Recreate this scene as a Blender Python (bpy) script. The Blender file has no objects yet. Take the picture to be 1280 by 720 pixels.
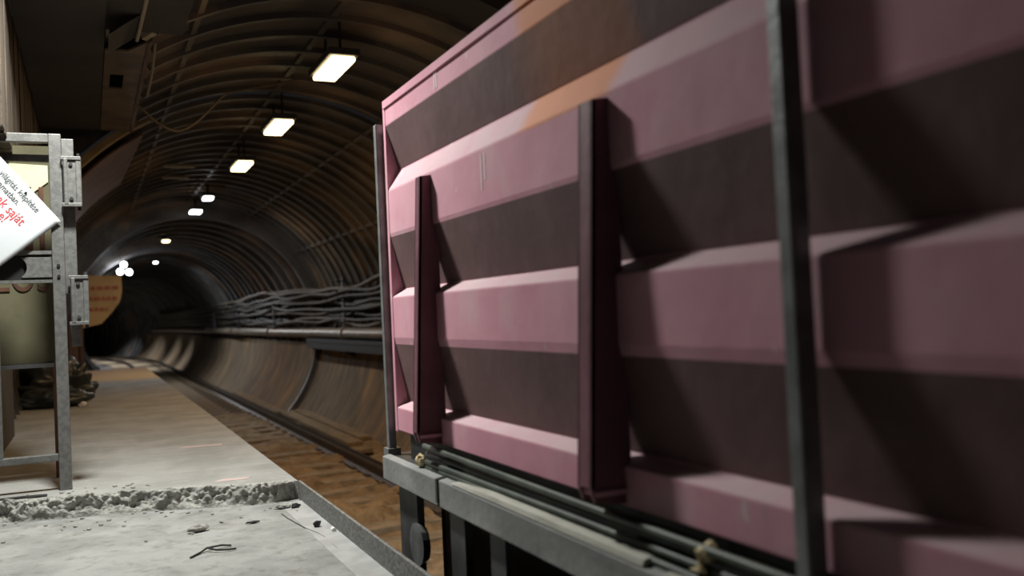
import bpy, bmesh, math, random
from mathutils import Vector, Matrix, noise
random.seed(7)
C = bpy.context.scene.collection
PI = math.pi

# ------------------------------------------------------------------ materials
def mat(name, base, base2=None, scale=4.0, rough=0.7, metal=0.0, bump=0.0, bscale=30.0, lo=0.4, hi=0.6, stretch=(1,1,1), dust=None, dust_amt=0.5, detail=6.0, dscale=9.0):
    m = bpy.data.materials.new(name); m.use_nodes = True
    nt = m.node_tree; N = nt.nodes; L = nt.links
    b = N['Principled BSDF']; b.inputs['Roughness'].default_value = rough; b.inputs['Metallic'].default_value = metal
    tc = N.new('ShaderNodeTexCoord'); mp = N.new('ShaderNodeMapping'); mp.inputs['Scale'].default_value = stretch
    L.new(tc.outputs['Object'], mp.inputs['Vector'])
    n = N.new('ShaderNodeTexNoise'); n.inputs['Scale'].default_value = scale; n.inputs['Detail'].default_value = detail
    L.new(mp.outputs['Vector'], n.inputs['Vector'])
    r = N.new('ShaderNodeMapRange'); r.inputs['From Min'].default_value = lo; r.inputs['From Max'].default_value = hi
    L.new(n.outputs['Fac'], r.inputs['Value'])
    mx = N.new('ShaderNodeMix'); mx.data_type = 'RGBA'
    mx.inputs['A'].default_value = (*base, 1); mx.inputs['B'].default_value = (*(base2 or base), 1)
    L.new(r.outputs['Result'], mx.inputs['Factor'])
    col = mx.outputs['Result']
    if dust:
        n2 = N.new('ShaderNodeTexNoise'); n2.inputs['Scale'].default_value = dscale; n2.inputs['Detail'].default_value = 8
        L.new(mp.outputs['Vector'], n2.inputs['Vector'])
        r2 = N.new('ShaderNodeMapRange'); r2.inputs['From Min'].default_value = 0.52; r2.inputs['From Max'].default_value = 0.72
        r2.inputs['To Max'].default_value = dust_amt
        L.new(n2.outputs['Fac'], r2.inputs['Value'])
        m2 = N.new('ShaderNodeMix'); m2.data_type = 'RGBA'; m2.inputs['B'].default_value = (*dust, 1)
        L.new(col, m2.inputs['A']); L.new(r2.outputs['Result'], m2.inputs['Factor']); col = m2.outputs['Result']
    L.new(col, b.inputs['Base Color'])
    if bump:
        nb = N.new('ShaderNodeTexNoise'); nb.inputs['Scale'].default_value = bscale; nb.inputs['Detail'].default_value = 8
        L.new(tc.outputs['Object'], nb.inputs['Vector'])
        bp = N.new('ShaderNodeBump'); bp.inputs['Strength'].default_value = 1; bp.inputs['Distance'].default_value = bump
        L.new(nb.outputs['Fac'], bp.inputs['Height']); L.new(bp.outputs['Normal'], b.inputs['Normal'])
    return m

def ochre_end(m):  # turns the colour ochre towards the far end, along a noisy border
    nt = m.node_tree; N = nt.nodes; L = nt.links; b = N['Principled BSDF']
    src = b.inputs['Base Color'].links[0].from_socket
    tc = N.new('ShaderNodeTexCoord'); sp = N.new('ShaderNodeSeparateXYZ'); L.new(tc.outputs['Object'], sp.inputs['Vector'])
    n = N.new('ShaderNodeTexNoise'); n.inputs['Scale'].default_value = .8; L.new(tc.outputs['Object'], n.inputs['Vector'])
    a = N.new('ShaderNodeMath'); a.operation = 'MULTIPLY_ADD'; L.new(n.outputs['Fac'], a.inputs[0]); a.inputs[1].default_value = 3.0; L.new(sp.outputs['Y'], a.inputs[2])
    r = N.new('ShaderNodeMapRange'); r.inputs['From Min'].default_value = 17.6; r.inputs['From Max'].default_value = 19.0; L.new(a.outputs[0], r.inputs['Value'])
    x = N.new('ShaderNodeMix'); x.data_type = 'RGBA'; L.new(src, x.inputs['A']); x.inputs['B'].default_value = (.46,.26,.09,1); L.new(r.outputs['Result'], x.inputs['Factor'])
    L.new(x.outputs['Result'], b.inputs['Base Color'])

def emat(name, col, s):
    m = bpy.data.materials.new(name); m.use_nodes = True
    b = m.node_tree.nodes['Principled BSDF']
    b.inputs['Base Color'].default_value = (.8, .8, .8, 1)
    b.inputs['Emission Color'].default_value = (*col, 1); b.inputs['Emission Strength'].default_value = s
    return m

M = {}
M['slab'] = mat('slab_concrete', (.23,.23,.215), (.30,.30,.285), 2.2, .9, bump=.004, bscale=45, dust=(.36,.36,.345), dust_amt=.5, stretch=(1,1,1))
ochre_end(M['slab'])
M['slab2'] = mat('dusty_concrete', (.215,.218,.208), (.285,.287,.275), 5, .95, bump=.007, bscale=60, dust=(.13,.12,.095), dust_amt=.6, dscale=16)
M['rubble'] = mat('broken_concrete', (.22,.22,.20), (.36,.36,.33), 16, .98, bump=.01, bscale=60, lo=.38, hi=.62)
M['edge'] = mat('edging_steel', (.10,.10,.095), (.19,.19,.18), 60, .7, .15, bump=.002, bscale=120, dust=(.35,.35,.34), dust_amt=.45, dscale=70)
M['lining'] = mat('lining_iron', (.062,.058,.052), (.11,.098,.082), 1.3, .45, .0, bump=.012, bscale=7, dust=(.38,.25,.14), dust_amt=.75, dscale=.7)
M['lining_cold'] = mat('lining_far', (.06,.06,.06), (.13,.13,.13), 1.5, .6, .0, bump=.01, bscale=7, dust=(.26,.13,.05), dust_amt=.6, dscale=.5)
M['brown'] = mat('brown_sheet', (.065,.028,.016), (.11,.055,.028), 2.5, .65, bump=.004, bscale=9, dust=(.08,.05,.03), dust_amt=.5)
M['ballast'] = mat('muddy_ballast', (.25,.17,.095), (.38,.27,.15), 3, .95, bump=.05, bscale=14, dust=(.05,.04,.03), dust_amt=.7, dscale=6)
M['sleeper'] = mat('sleeper_concrete', (.26,.20,.13), (.36,.28,.19), 6, .9, bump=.01, bscale=30, dust=(.16,.12,.07), dust_amt=.6)
M['rail'] = mat('rail_steel', (.045,.032,.022), (.08,.055,.035), 8, .5, .4)
M['pink'] = None
M['plank'] = mat('hoarding_plank', (.045,.034,.024), (.10,.072,.046), 7, .85, bump=.004, bscale=40, stretch=(1,5,.35))
M['plank2'] = mat('weathered_plank', (.34,.33,.28), (.46,.45,.39), 9, .85, bump=.003, bscale=50, stretch=(3,.4,3))
M['dark'] = mat('dark_steel', (.02,.02,.02), (.045,.045,.043), 5, .6, .2, bump=.003)
M['soffit'] = mat('soffit_sheet', (.045,.04,.033), (.06,.053,.043), 1.5, .85)
M['galv'] = mat('galvanised_steel', (.19,.20,.20), (.27,.28,.28), 12, .5, .55, bump=.0015, bscale=60)
M['gate'] = mat('gate_steel', (.125,.125,.12), (.17,.17,.163), 40, .5, .35, bump=.001, bscale=120, dust=(.13,.125,.12), dust_amt=.3, dscale=60)
M['railgrey'] = mat('deck_rail_paint', (.20,.205,.20), (.28,.285,.275), 6, .75, .1, bump=.003, bscale=30, dust=(.40,.40,.38), dust_amt=.5, stretch=(1,.5,1))
M['cable'] = mat('cable_sheath', (.025,.023,.02), (.06,.05,.04), 3, .6)
M['cable2'] = mat('cable_sheath_pale', (.085,.07,.05), (.14,.105,.065), 3, .6)
M['pipe'] = mat('pipe_paint', (.22,.19,.15), (.30,.25,.19), 3, .45, .2)
M['bag'] = mat('bag_plastic', (.020,.028,.034), (.040,.052,.060), 4, .4, bump=.01, bscale=6)
M['paper'] = mat('paper', (.50,.53,.545), (.53,.56,.575), 3, .7)
M['ink'] = mat('ink_grey', (.07,.07,.07), None, 3, .8)
M['red'] = mat('ink_red', (.72,.06,.07), None, 3, .8)
M['green'] = mat('ink_green', (.25,.4,.08), None, 3, .8)
M['yel'] = mat('ink_yellow', (.75,.62,.1), None, 3, .8)
M['board'] = mat('yellow_board', (.075,.07,.036), (.11,.10,.055), 3, .8, dust=(.07,.06,.03), dust_amt=.5)
M['cream'] = mat('cream_sheet', (.52,.49,.32), (.60,.57,.39), 4, .75)
M['letter'] = mat('brown_letter', (.06,.024,.012), (.10,.04,.02), 9, .8)
M['orange_board'] = mat('orange_board', (.52,.29,.10), (.60,.35,.13), 3, .8)
M['redline'] = mat('faded_red_paint', (.42,.10,.05), (.5,.15,.06), 9, .8)
M['black'] = mat('black_wire', (.012,.012,.012), None, 3, .5)
M['stone'] = mat('stone_bit', (.22,.21,.19), (.36,.35,.33), 30, .95, bump=.002)
M['white'] = mat('white_bit', (.75,.75,.73), None, 3, .8)
M['hose'] = mat('hose_rubber', (.035,.045,.035), (.07,.085,.065), 8, .5)
M['wood_brown'] = mat('brown_timber', (.10,.045,.022), (.16,.08,.04), 5, .8, stretch=(3,3,.4))
M['housing'] = mat('lamp_housing', (.06,.06,.055), None, 3, .5, .3)
M['warm'] = emat('warm_tube', (1.0,.78,.40), 7)
M['cold'] = emat('cold_tube', (.93,.96,1.0), 14)
M['key'] = emat('flood_glass', (1.0,.95,.87), 3)
M['foam'] = mat('dried_foam', (.50,.40,.22), (.62,.52,.32), 14, .9, bump=.006)
M['pinkspot'] = mat('pink_marking', (.46,.33,.32), (.42,.36,.34), 30, .9)

def pink_paint():
    m = bpy.data.materials.new('pink_paint'); m.use_nodes = True
    nt = m.node_tree; N = nt.nodes; L = nt.links; b = N['Principled BSDF']
    b.inputs['Roughness'].default_value = .72; b.inputs['Specular IOR Level'].default_value = .25
    tc = N.new('ShaderNodeTexCoord'); sp = N.new('ShaderNodeSeparateXYZ'); L.new(tc.outputs['Object'], sp.inputs['Vector'])
    def noi(sc, det=6, stretch=(1,1,1)):
        mp = N.new('ShaderNodeMapping'); mp.inputs['Scale'].default_value = stretch; L.new(tc.outputs['Object'], mp.inputs['Vector'])
        n = N.new('ShaderNodeTexNoise'); n.inputs['Scale'].default_value = sc; n.inputs['Detail'].default_value = det
        L.new(mp.outputs['Vector'], n.inputs['Vector']); return n.outputs['Fac']
    def mr(v, a, c, t0=0., t1=1.):
        r = N.new('ShaderNodeMapRange'); r.inputs['From Min'].default_value = a; r.inputs['From Max'].default_value = c
        r.inputs['To Min'].default_value = t0; r.inputs['To Max'].default_value = t1; L.new(v, r.inputs['Value']); return r.outputs['Result']
    def math_(op, a, b_):
        k = N.new('ShaderNodeMath'); k.operation = op
        for i, v in enumerate((a, b_)):
            if isinstance(v, (int, float)): k.inputs[i].default_value = v
            else: L.new(v, k.inputs[i])
        return k.outputs[0]
    def mix(a, b_, f):
        k = N.new('ShaderNodeMix'); k.data_type = 'RGBA'
        for nm, v in (('A', a), ('B', b_)):
            if isinstance(v, tuple): k.inputs[nm].default_value = (*v, 1)
            else: L.new(v, k.inputs[nm])
        L.new(f, k.inputs['Factor']); return k.outputs['Result']
    base = mix((.58,.27,.34), (.64,.34,.405), mr(noi(3, 5, (1,1,1)), .35, .65))
    # faded dusty scuffs
    base = mix(base, (.60,.42,.45), mr(noi(7, 8, (1,.8,.5)), .56, .75, 0, .6))
    # chipped pale spots
    base = mix(base, (.66,.60,.58), mr(noi(26, 3, (1,1,.45)), .70, .74, 0, .7))
    # dust settled on the ledges
    ge = N.new('ShaderNodeNewGeometry'); sg = N.new('ShaderNodeSeparateXYZ'); L.new(ge.outputs['Normal'], sg.inputs['Vector'])
    base = mix(base, (.58,.44,.46), math_('MULTIPLY', mr(sg.outputs['Z'], .25, .6, 0, .8), mr(noi(9, 6), .3, .6, .55, 1)))
    # primer patch on the upper part of the side
    y = math_('ADD', sp.outputs['Y'], math_('MULTIPLY', noi(5, 3), .14))
    my = math_('MULTIPLY', mr(y, 1.93+.07, 2.0+.07), mr(y, 2.44+.07, 2.53+.07, 1, 0))
    mz = mr(sp.outputs['Z'], 1.425, 1.435)
    base = mix(base, (.66,.24,.11), math_('MULTIPLY', my, mz))
    L.new(base, b.inputs['Base Color'])
    bp = N.new('ShaderNodeBump'); bp.inputs['Distance'].default_value = .004; L.new(noi(6), bp.inputs['Height']); L.new(bp.outputs['Normal'], b.inputs['Normal'])
    return m
M['pink'] = pink_paint()
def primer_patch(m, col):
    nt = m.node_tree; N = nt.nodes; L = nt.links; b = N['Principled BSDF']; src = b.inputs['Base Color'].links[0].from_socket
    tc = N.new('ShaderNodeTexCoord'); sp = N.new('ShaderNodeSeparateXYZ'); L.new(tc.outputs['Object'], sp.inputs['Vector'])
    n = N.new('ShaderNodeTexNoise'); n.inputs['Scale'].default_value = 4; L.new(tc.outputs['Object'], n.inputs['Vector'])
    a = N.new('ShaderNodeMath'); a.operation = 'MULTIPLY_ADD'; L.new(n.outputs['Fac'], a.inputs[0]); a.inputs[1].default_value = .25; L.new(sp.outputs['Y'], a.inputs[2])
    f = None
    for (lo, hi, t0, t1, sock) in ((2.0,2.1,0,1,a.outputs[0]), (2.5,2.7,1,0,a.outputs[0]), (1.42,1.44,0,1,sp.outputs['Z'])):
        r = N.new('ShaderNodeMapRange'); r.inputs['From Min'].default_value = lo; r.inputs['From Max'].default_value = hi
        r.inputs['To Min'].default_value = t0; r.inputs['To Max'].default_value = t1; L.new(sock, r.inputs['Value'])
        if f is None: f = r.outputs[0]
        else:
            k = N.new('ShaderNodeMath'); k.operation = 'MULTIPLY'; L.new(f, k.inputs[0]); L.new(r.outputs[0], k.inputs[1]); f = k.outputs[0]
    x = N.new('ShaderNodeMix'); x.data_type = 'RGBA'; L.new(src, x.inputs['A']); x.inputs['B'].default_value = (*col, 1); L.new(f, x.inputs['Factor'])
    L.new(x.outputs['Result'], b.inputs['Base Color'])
M['maroon'] = mat('maroon_paint', (.15,.052,.072), (.20,.075,.10), 4, .6, bump=.002, dust=(.25,.14,.16), dust_amt=.25, dscale=12)

# ------------------------------------------------------------------ helpers
class MB:
    def __init__(s): s.v = []; s.f = []
    def add(s, vs, fs):
        o = len(s.v); s.v += [tuple(v) for v in vs]; s.f += [tuple(i+o for i in f) for f in fs]; return s
    def box(s, a, b):
        x0,y0,z0 = a; x1,y1,z1 = b
        return s.add([(x0,y0,z0),(x1,y0,z0),(x1,y1,z0),(x0,y1,z0),(x0,y0,z1),(x1,y0,z1),(x1,y1,z1),(x0,y1,z1)],
                     [(3,2,1,0),(4,5,6,7),(0,1,5,4),(1,2,6,5),(2,3,7,6),(3,0,4,7)])
    def bar(s, p, q, w, h, roll=0):
        p = Vector(p); q = Vector(q); d = (q-p).normalized()
        up = Vector((0,0,1)) if abs(d.z) < .9 else Vector((0,1,0))
        r = d.cross(up).normalized(); u = r.cross(d)
        c, sn = math.cos(roll), math.sin(roll); r, u = r*c+u*sn, u*c-r*sn
        vs = [e + r*(i*w/2) + u*(j*h/2) for e in (p, q) for i, j in ((-1,-1),(1,-1),(1,1),(-1,1))]
        return s.add(vs, [(0,1,2,3),(7,6,5,4),(0,4,5,1),(1,5,6,2),(2,6,7,3),(3,7,4,0)])
    def tube(s, pts, r, n=10, closed=False):
        pts = [Vector(p) for p in pts]; vs = []; fs = []
        for i, p in enumerate(pts):
            d = (pts[min(i+1, len(pts)-1)] - pts[max(i-1, 0)]).normalized()
            up = Vector((0,0,1)) if abs(d.z) < .9 else Vector((1,0,0))
            a = d.cross(up).normalized(); b = a.cross(d)
            rr = r[i] if isinstance(r, (list, tuple)) else r
            vs += [p + a*(rr*math.cos(2*PI*k/n)) + b*(rr*math.sin(2*PI*k/n)) for k in range(n)]
        for i in range(len(pts)-1):
            for k in range(n):
                fs.append((i*n+k, i*n+(k+1)%n, (i+1)*n+(k+1)%n, (i+1)*n+k))
        fs.append(tuple(range(n))[::-1]); fs.append(tuple((len(pts)-1)*n+k for k in range(n)))
        return s.add(vs, fs)
    def extr(s, prof, axis, a, b):
        # prof: closed 2D outline; axis 'y': (x,z) extruded in y; 'x': (y,z); 'z': (x,y)
        def pt(p, t): return (p[0], t, p[1]) if axis == 'y' else (t, p[0], p[1]) if axis == 'x' else (p[0], p[1], t)
        n = len(prof)
        return s.add([pt(p, a) for p in prof] + [pt(p, b) for p in prof],
                     [tuple(range(n)), tuple(range(2*n-1, n-1, -1))] + [(i, i+n, (i+1)%n+n, (i+1)%n) for i in range(n)])
    def build(s, name, m, parent=None, bevel=0, smooth=False, loc=None):
        me = bpy.data.meshes.new(name)
        vs = s.v
        if loc: vs = [(v[0]-loc[0], v[1]-loc[1], v[2]-loc[2]) for v in vs]
        me.from_pydata(vs, [], s.f)
        bm = bmesh.new(); bm.from_mesh(me); bmesh.ops.recalc_face_normals(bm, faces=bm.faces[:]); bm.to_mesh(me); bm.free()
        me.materials.append(m if not isinstance(m, str) else M[m])
        o = bpy.data.objects.new(name, me); C.objects.link(o)
        if loc: o.location = loc
        if smooth:
            for p in me.polygons: p.use_smooth = True
        if bevel:
            b = o.modifiers.new('bevel', 'BEVEL'); b.width = bevel; b.segments = 2; b.limit_method = 'ANGLE'
        if parent:
            o.parent = parent
            if parent.type == 'EMPTY' or True:
                off = Vector(loc or (0,0,0)) - world_loc(parent); o.location = off
        return o
def world_loc(o):
    v = Vector(o.location)
    while o.parent: o = o.parent; v += Vector(o.location)
    return v
def tag(o, label, cat, group=None, kind=None):
    o['label'] = label; o['category'] = cat
    if group: o['group'] = group
    if kind: o['kind'] = kind
    return o
def thing(name, label, cat, loc, group=None):
    o = bpy.data.objects.new(name, None); C.objects.link(o); o.location = loc; o.empty_display_size = .1
    return tag(o, label, cat, group)
def struct(o, label=None):
    o['kind'] = 'structure'
    if label: o['label'] = label
    return o
def copy_tree(o, parent=None):
    c = o.copy(); C.objects.link(c)
    if parent: c.parent = parent
    for ch in list(o.children): copy_tree(ch, c)
    return c
def text(s, name, size, origin, tdir, udir, m, parent, align='LEFT', depth=.0006, xs=1.0):
    cu = bpy.data.curves.new(name, 'FONT'); cu.body = s; cu.size = size; cu.extrude = depth; cu.align_x = align
    t = bpy.data.objects.new(name, cu); C.objects.link(t)
    bpy.context.view_layer.update()
    me = bpy.data.meshes.new_from_object(t.evaluated_get(bpy.context.evaluated_depsgraph_get()))
    bpy.data.objects.remove(t)
    td = Vector(tdir).normalized(); ud = Vector(udir).normalized(); nd = td.cross(ud)
    R_ = Matrix((td*xs, ud, nd)).transposed().to_4x4()
    me.transform(R_); me.materials.clear(); me.materials.append(M[m])
    o = bpy.data.objects.new(name, me); C.objects.link(o)
    if parent: o.parent = parent; o.location = Vector(origin) - world_loc(parent)
    else: o.location = origin
    return o

# ------------------------------------------------------------------ platform
# upper slab: slightly wavy broken front edge
def edgeY(x):
    return 5.46 - .29*x + .03*noise.noise(Vector((x*2.1, 0, 0))) + .018*noise.noise(Vector((x*7, 3, 0)))
xs = [-3.2 + i*.06 for i in range(int(4.22/.06)+1)] + [1.022]
outl = [(x, edgeY(x)+.02) for x in xs] + [(1.03, 7), (1.045, 10), (1.06, 21.3), (-3.2, 21.3)]
struct(MB().extr(outl, 'z', -1.2, 0).build('floor', 'slab'), 'raised grey concrete platform slab')
struct(MB().box((-3.2,-3,-1.2), (1.022,5.75,-.1)).build('floor_lower', 'slab2'), 'lower dusty platform slab')
# rubble edge of the step
vs = []; fs = []; nx = 700; nr = 26
for i in range(nx+1):
    x = -3.2 + 4.20*i/nx
    y0 = edgeY(x)
    wob = .022*noise.noise(Vector((x*3, 9, 1)))
    fade = min(1, max(.35, (1.02-x)*7))
    for j in range(nr+1):
        t = j/nr
        y = y0 + .045 - (.10+wob)*t**.8*fade
        z = .004 - .112*(t**1.7)
        p = Vector((x*24, y*24, z*24))
        n1 = noise.noise(p*.4)*.034 + noise.noise(p*.95)*.026 + noise.noise(p*2.2)*.014 + .012
        env = math.sin(PI*min(1, t*1.05+.03))
        vs.append((x, y - n1*1.3*env, z + n1*.9*env))
for i in range(nx):
    for j in range(nr):
        a = i*(nr+1)+j; fs.append((a, a+nr+1, a+nr+2, a+1))
struct(MB().add(vs, fs).build('trim_1', 'rubble'), 'rough broken concrete step between the two slabs')
# steel edging angle
mb = MB(); mb.extr([(1.02,-.115),(1.034,-.115),(1.034,.004),(1.020,.004)], 'y', -3, 5.17)
struct(mb.build('trim_2', 'edge', bevel=.002), 'upright steel edging along the lower slab')
mb = MB(); mb.extr([(.90,-.1005),(1.02,-.1005),(1.02,-.094),(.90,-.0985)], 'y', -3, 5.1)
struct(mb.build('trim_3', mat('plate_dust', (.28,.28,.275), (.34,.34,.335), 8, .9, bump=.002)), 'flat leg of the steel edging under dust')
# platform front wall
struct(MB().box((.98,-3,-1.25), (1.018,21.3,-.12)).build('wall_platform', 'dark'), 'dark platform face above the track')
# debris
def pebble(name, label, cat, loc, r, m, sc=(1,1,.7), seed=0, group=None, rz=0):
    bm = bmesh.new(); bmesh.ops.create_icosphere(bm, subdivisions=3, radius=1)
    for v in bm.verts:
        n = 1 + .35*noise.noise(v.co*1.6 + Vector((seed,seed*2,0))) + .12*noise.noise(v.co*5+Vector((seed,0,0)))
        v.co = Vector((v.co.x*sc[0]*n*r, v.co.y*sc[1]*n*r, v.co.z*sc[2]*n*r))
    zm = min(v.co.z for v in bm.verts)
    for v in bm.verts: v.co.z -= zm
    me = bpy.data.meshes.new(name); bm.to_mesh(me); bm.free(); me.materials.append(M[m])
    o = bpy.data.objects.new(name, me); C.objects.link(o); o.location = loc; o.rotation_euler.z = rz
    return tag(o, label, cat, group)
Z2 = -.099

# ------------------------------------------------------------------ tunnel lining
def ring_pts(cx, cz, r, a0, a1, n):
    return [(cx + r*math.cos(a0+(a1-a0)*i/n), cz + r*math.sin(a0+(a1-a0)*i/n)) for i in range(n+1)]
def lining(name, m, path, a0, a1, y0, y1, pitch, depth, label, n=72, rib=.055):
    # path(y) -> cx, cz, r ; corrugated with inward flanges
    ys = []; y = y0
    while y < y1 - 1e-6:
        e = min(y+pitch, y1)
        ys += [(y, 0), (y+.0, depth), (y+rib, depth), (y+rib+.02, .0), (e-.001, 0)]
        y = e
    ys.append((y1, 0))
    vs = []; fs = []
    for (yy, d) in ys:
        cx, cz, r = path(yy)
        vs += [(p[0], yy, p[1]) for p in ring_pts(cx, cz, r-d, math.radians(a0), math.radians(a1), n)]
    for i in range(len(ys)-1):
        for k in range(n):
            a = i*(n+1)+k; fs.append((a, a+1, a+n+2, a+n+1))
    # thickness towards outside: long flanges
    mb = MB().add(vs, fs)
    return struct(mb.build(name, m), label)
stn = lambda y: (1.9, .65, 2.75)
lining('wall_tunnel', 'lining', stn, -66, 121, 6.9, 10.2, .5, .05, 'ribbed tunnel lining beside and over the train')
lining('wall_tunnel_front', 'soffit', stn, -66, 129, 6.4, 6.9, .5, .0035, 'first ring of the ribbed tunnel lining')
lining('wall_tunnel_inner', 'lining', stn, -66, 196, 10.3, 20, .5, .05, 'ribbed tunnel lining beyond the arch')
M['infill'] = mat('stained_infill', (.15,.12,.085), (.23,.17,.11), 2.0, .95, bump=.006, bscale=6, stretch=(.8,2.5,.8), dust=(.42,.25,.115), dust_amt=1.0, dscale=.9)
def smooth_wall(name, path, a0, a1, y0, y1, off, label):
    vs = []; fs = []; n = 40; ys = [y0+(y1-y0)*i/60 for i in range(61)]
    for y in ys:
        cx, cz, r0 = path(y)
        for k in range(n+1):
            a = math.radians(a0+(a1-a0)*k/n); rr = r0-off-.012*noise.noise(Vector((y*1.3, k*.12, 3)))
            vs.append((cx+rr*math.cos(a), y, cz+rr*math.sin(a)))
    for i in range(60):
        for k in range(n): q = i*(n+1)+k; fs.append((q, q+1, q+n+2, q+n+1))
    struct(MB().add(vs, fs).build(name, 'infill', smooth=True), label)
smooth_wall('wall_tunnel_lower', stn, -66, -9, 6.9, 19.98, .072, 'smooth stained infill of the lower tunnel wall')
# long seams between lining segments
mb = MB()
for deg in (-9, 12, 38, 64, 90, 114):
    a = math.radians(deg); p = lambda r: (1.9+r*math.cos(a), .65+r*math.sin(a))
    q = p(2.735)
    y1 = 20 if deg < 118 else 10
    mb.bar((q[0], 6.4, q[1]), (q[0], y1, q[1]), .04, .05, a)
struct(mb.build('trim_4', 'lining'), 'long flanges between lining segments')
lining('wall_hall', 'lining', lambda y: (.9, .65, 4.9), -40, 220, -3, 6.3, .5, .075, 'higher ribbed hall lining over the near platform')
vs = []; fs = []
for i in range(61):
    a = math.radians(-66 + 187*i/60); b = math.radians(-40 + 190*i/60)
    for y in (6.32, 6.38): vs += [(1.9+2.72*math.cos(a), y, .65+2.72*math.sin(a)), (.9+4.9*math.cos(b), y, .65+4.9*math.sin(b))]
for i in range(60):
    a = i*4; fs += [(a, a+4, a+5, a+1), (a+2, a+3, a+7, a+6), (a, a+2, a+6, a+4)]
struct(MB().add(vs, fs).build('wall_step', 'soffit'), 'wall where the hall narrows to the ribbed tunnel')
def far(y):
    t = max(0, y-50)
    return (2.0 - t*t*.008, .62, 2.52 + .03*math.sin(y*.7))
lining('wall_tunnel_far', 'lining_cold', far, -50, 230, 20.05, 96, .9, .09, 'narrower running tunnel curving away', n=64, rib=.10)
smooth_wall('wall_far_lower', far, -48, -6, 20.1, 62, .10, 'smooth stained infill of the far tunnel wall')
# portal bulkhead at the narrowing
def annulus(name, m, y, c0, r0, c1, r1, a0, a1, th, label):
    n = 60; A = ring_pts(*c0, r0, math.radians(a0), math.radians(a1), n); B = ring_pts(*c1, r1, math.radians(a0), math.radians(a1), n)
    vs = []; fs = []
    for p, q in zip(A, B): vs += [(p[0], y, p[1]), (q[0], y, q[1]), (p[0], y+th, p[1]), (q[0], y+th, q[1])]
    for i in range(n):
        a = i*4; b = a+4; fs += [(a, b, b+1, a+1), (a+2, a+3, b+3, b+2), (a, a+2, b+2, b), (a+1, b+1, b+3, a+3)]
    return struct(MB().add(vs, fs).build(name, m), label)
annulus('wall_portal', 'lining', 20.0, (2.0,.62), 2.46, (1.9,.65), 3.0, -50, 230, .06, 'dark bulkhead where the tunnel narrows')
annulus('trim_5', mat('arch_rim', (.20,.15,.07), (.28,.21,.10), 4, .6), 10.16, (1.9,.65), 2.69, (1.9,.65), 2.76, 118, 196, .14, 'yellowish arch rim over the platform')
annulus('trim_6', 'dark', 10.22, (1.9,.65), 2.80, (1.9,.65), 4.2, 100, 200, .06, 'dark wall above the arch')
# brown sheets inside arch, left
n = 30; P = ring_pts(1.9, .65, 2.66, math.radians(120), math.radians(176), n); Q = ring_pts(1.9, .65, 2.64, math.radians(124), math.radians(176), n)
vs = []; fs = []
for p, q in zip(P, Q): vs += [(p[0], 10.5, p[1]), (q[0], 13.4, q[1])]
for i in range(n): fs.append((2*i, 2*i+2, 2*i+3, 2*i+1))
o = MB().add(vs, fs).build('trim_7', 'brown'); struct(o, 'reddish brown sheeting inside the arch'); so = o.modifiers.new('s', 'SOLIDIFY'); so.thickness = .02

# ceiling box at the left
struct(MB().box((-.385, 5.6, 2.90), (.153, 10.15, 3.0)).build('ceiling', 'soffit'), 'dark flat underside of the ceiling duct')
struct(MB().box((.153,5.6,2.935),(.66,6.8,3.0)).build('ceiling_screen', 'soffit'), 'added dark sheet hiding the overlit step wall beside the duct')  # added dark sheet, keeps the overlit step wall out of view
bp = thing('steel_plate', 'brown steel plate with a square hole hanging right of the dark ceiling duct', 'plate', (.3, 8.5, 2.9))
mb = MB()
# plate with hole x .153-.46, y 6.9-10.1 ; hole x .20-.30 y 7.85-8.3
X0,X1,X2,X3 = .158,.205,.305,.46; Y0,Y1,Y2,Y3 = 7.15,7.84,8.30,10.1
for (a,b,c,d) in ((X0,X3,Y0,Y1),(X0,X1,Y1,Y2),(X2,X3,Y1,Y2),(X0,X3,Y2,Y3)): mb.box((a,c,2.89),(b,d,2.905))
mb.extr([(X0+.15,Y0),(X3,Y0-.32),(X3,Y0)], 'z', 2.89, 2.905)
mb.build('plate', mat('plate_rust', (.10,.075,.05), (.17,.12,.075), 3, .7, dust=(.05,.035,.03), dust_amt=.6, dscale=5), bp)
MB().bar((.44, 6.86, 2.91), (.44, 10.1, 2.91), .02, .06).build('edge_flange', 'brown', bp)
MB().bar((.40, 6.86, 2.92), (.47, 6.80, 2.955), .05, .05).build('bracket', mat('bracket_pale', (.4,.34,.22), None, 3, .6), bp)
tag(MB().tube([(.40,5.7,3.0),(.385,6.1,2.93),(.36,6.85,2.89)], .013).build('hanging_strut', mat('strut_pale', (.36,.30,.22), None, 3, .6)), 'pale thin strut hanging above the brown plate', 'strut')
tag(MB().tube([(.49,7.0,2.93),(.50,7.6,2.86),(.49,8.1,2.80)], .010).build('hanging_conduit', mat('conduit_pale', (.22,.20,.16), None, 3, .6)), 'short dull conduit beside the brown plate', 'conduit')
for k, (y, a, b) in enumerate(((14.2,1.05,1.48),(15.3,1.10,1.50))):  # pale yellowish bars across the tunnel crown
    tag(MB().box((a,y,3.20),(b,y+.12,3.235)).build('ceiling_strip', mat('strip_pale', (.30,.27,.17), None, 3, .6)), ('nearer' if k == 0 else 'farther') + ' of two dull yellowish strips across the tunnel crown left of the lamps', 'strip')
# hanging cable arc below plate
pts = []
for i in range(25):
    t = i/24; x = .40 + 1.5*t; y = 8.6 + .2*t
    z = 2.88 - .30*math.sin(PI*min(1, t*1.9))*(1-t*.5) + .42*max(0, t-.25)
    lim = .65 + math.sqrt(max(0, 2.64**2-(x-1.9)**2)); pts.append((x, y, min(z, lim)))
tag(MB().tube(pts, .010).build('hanging_cable', 'cable2'), 'thin cable looping down from the brown plate to the crown', 'cable')
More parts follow.
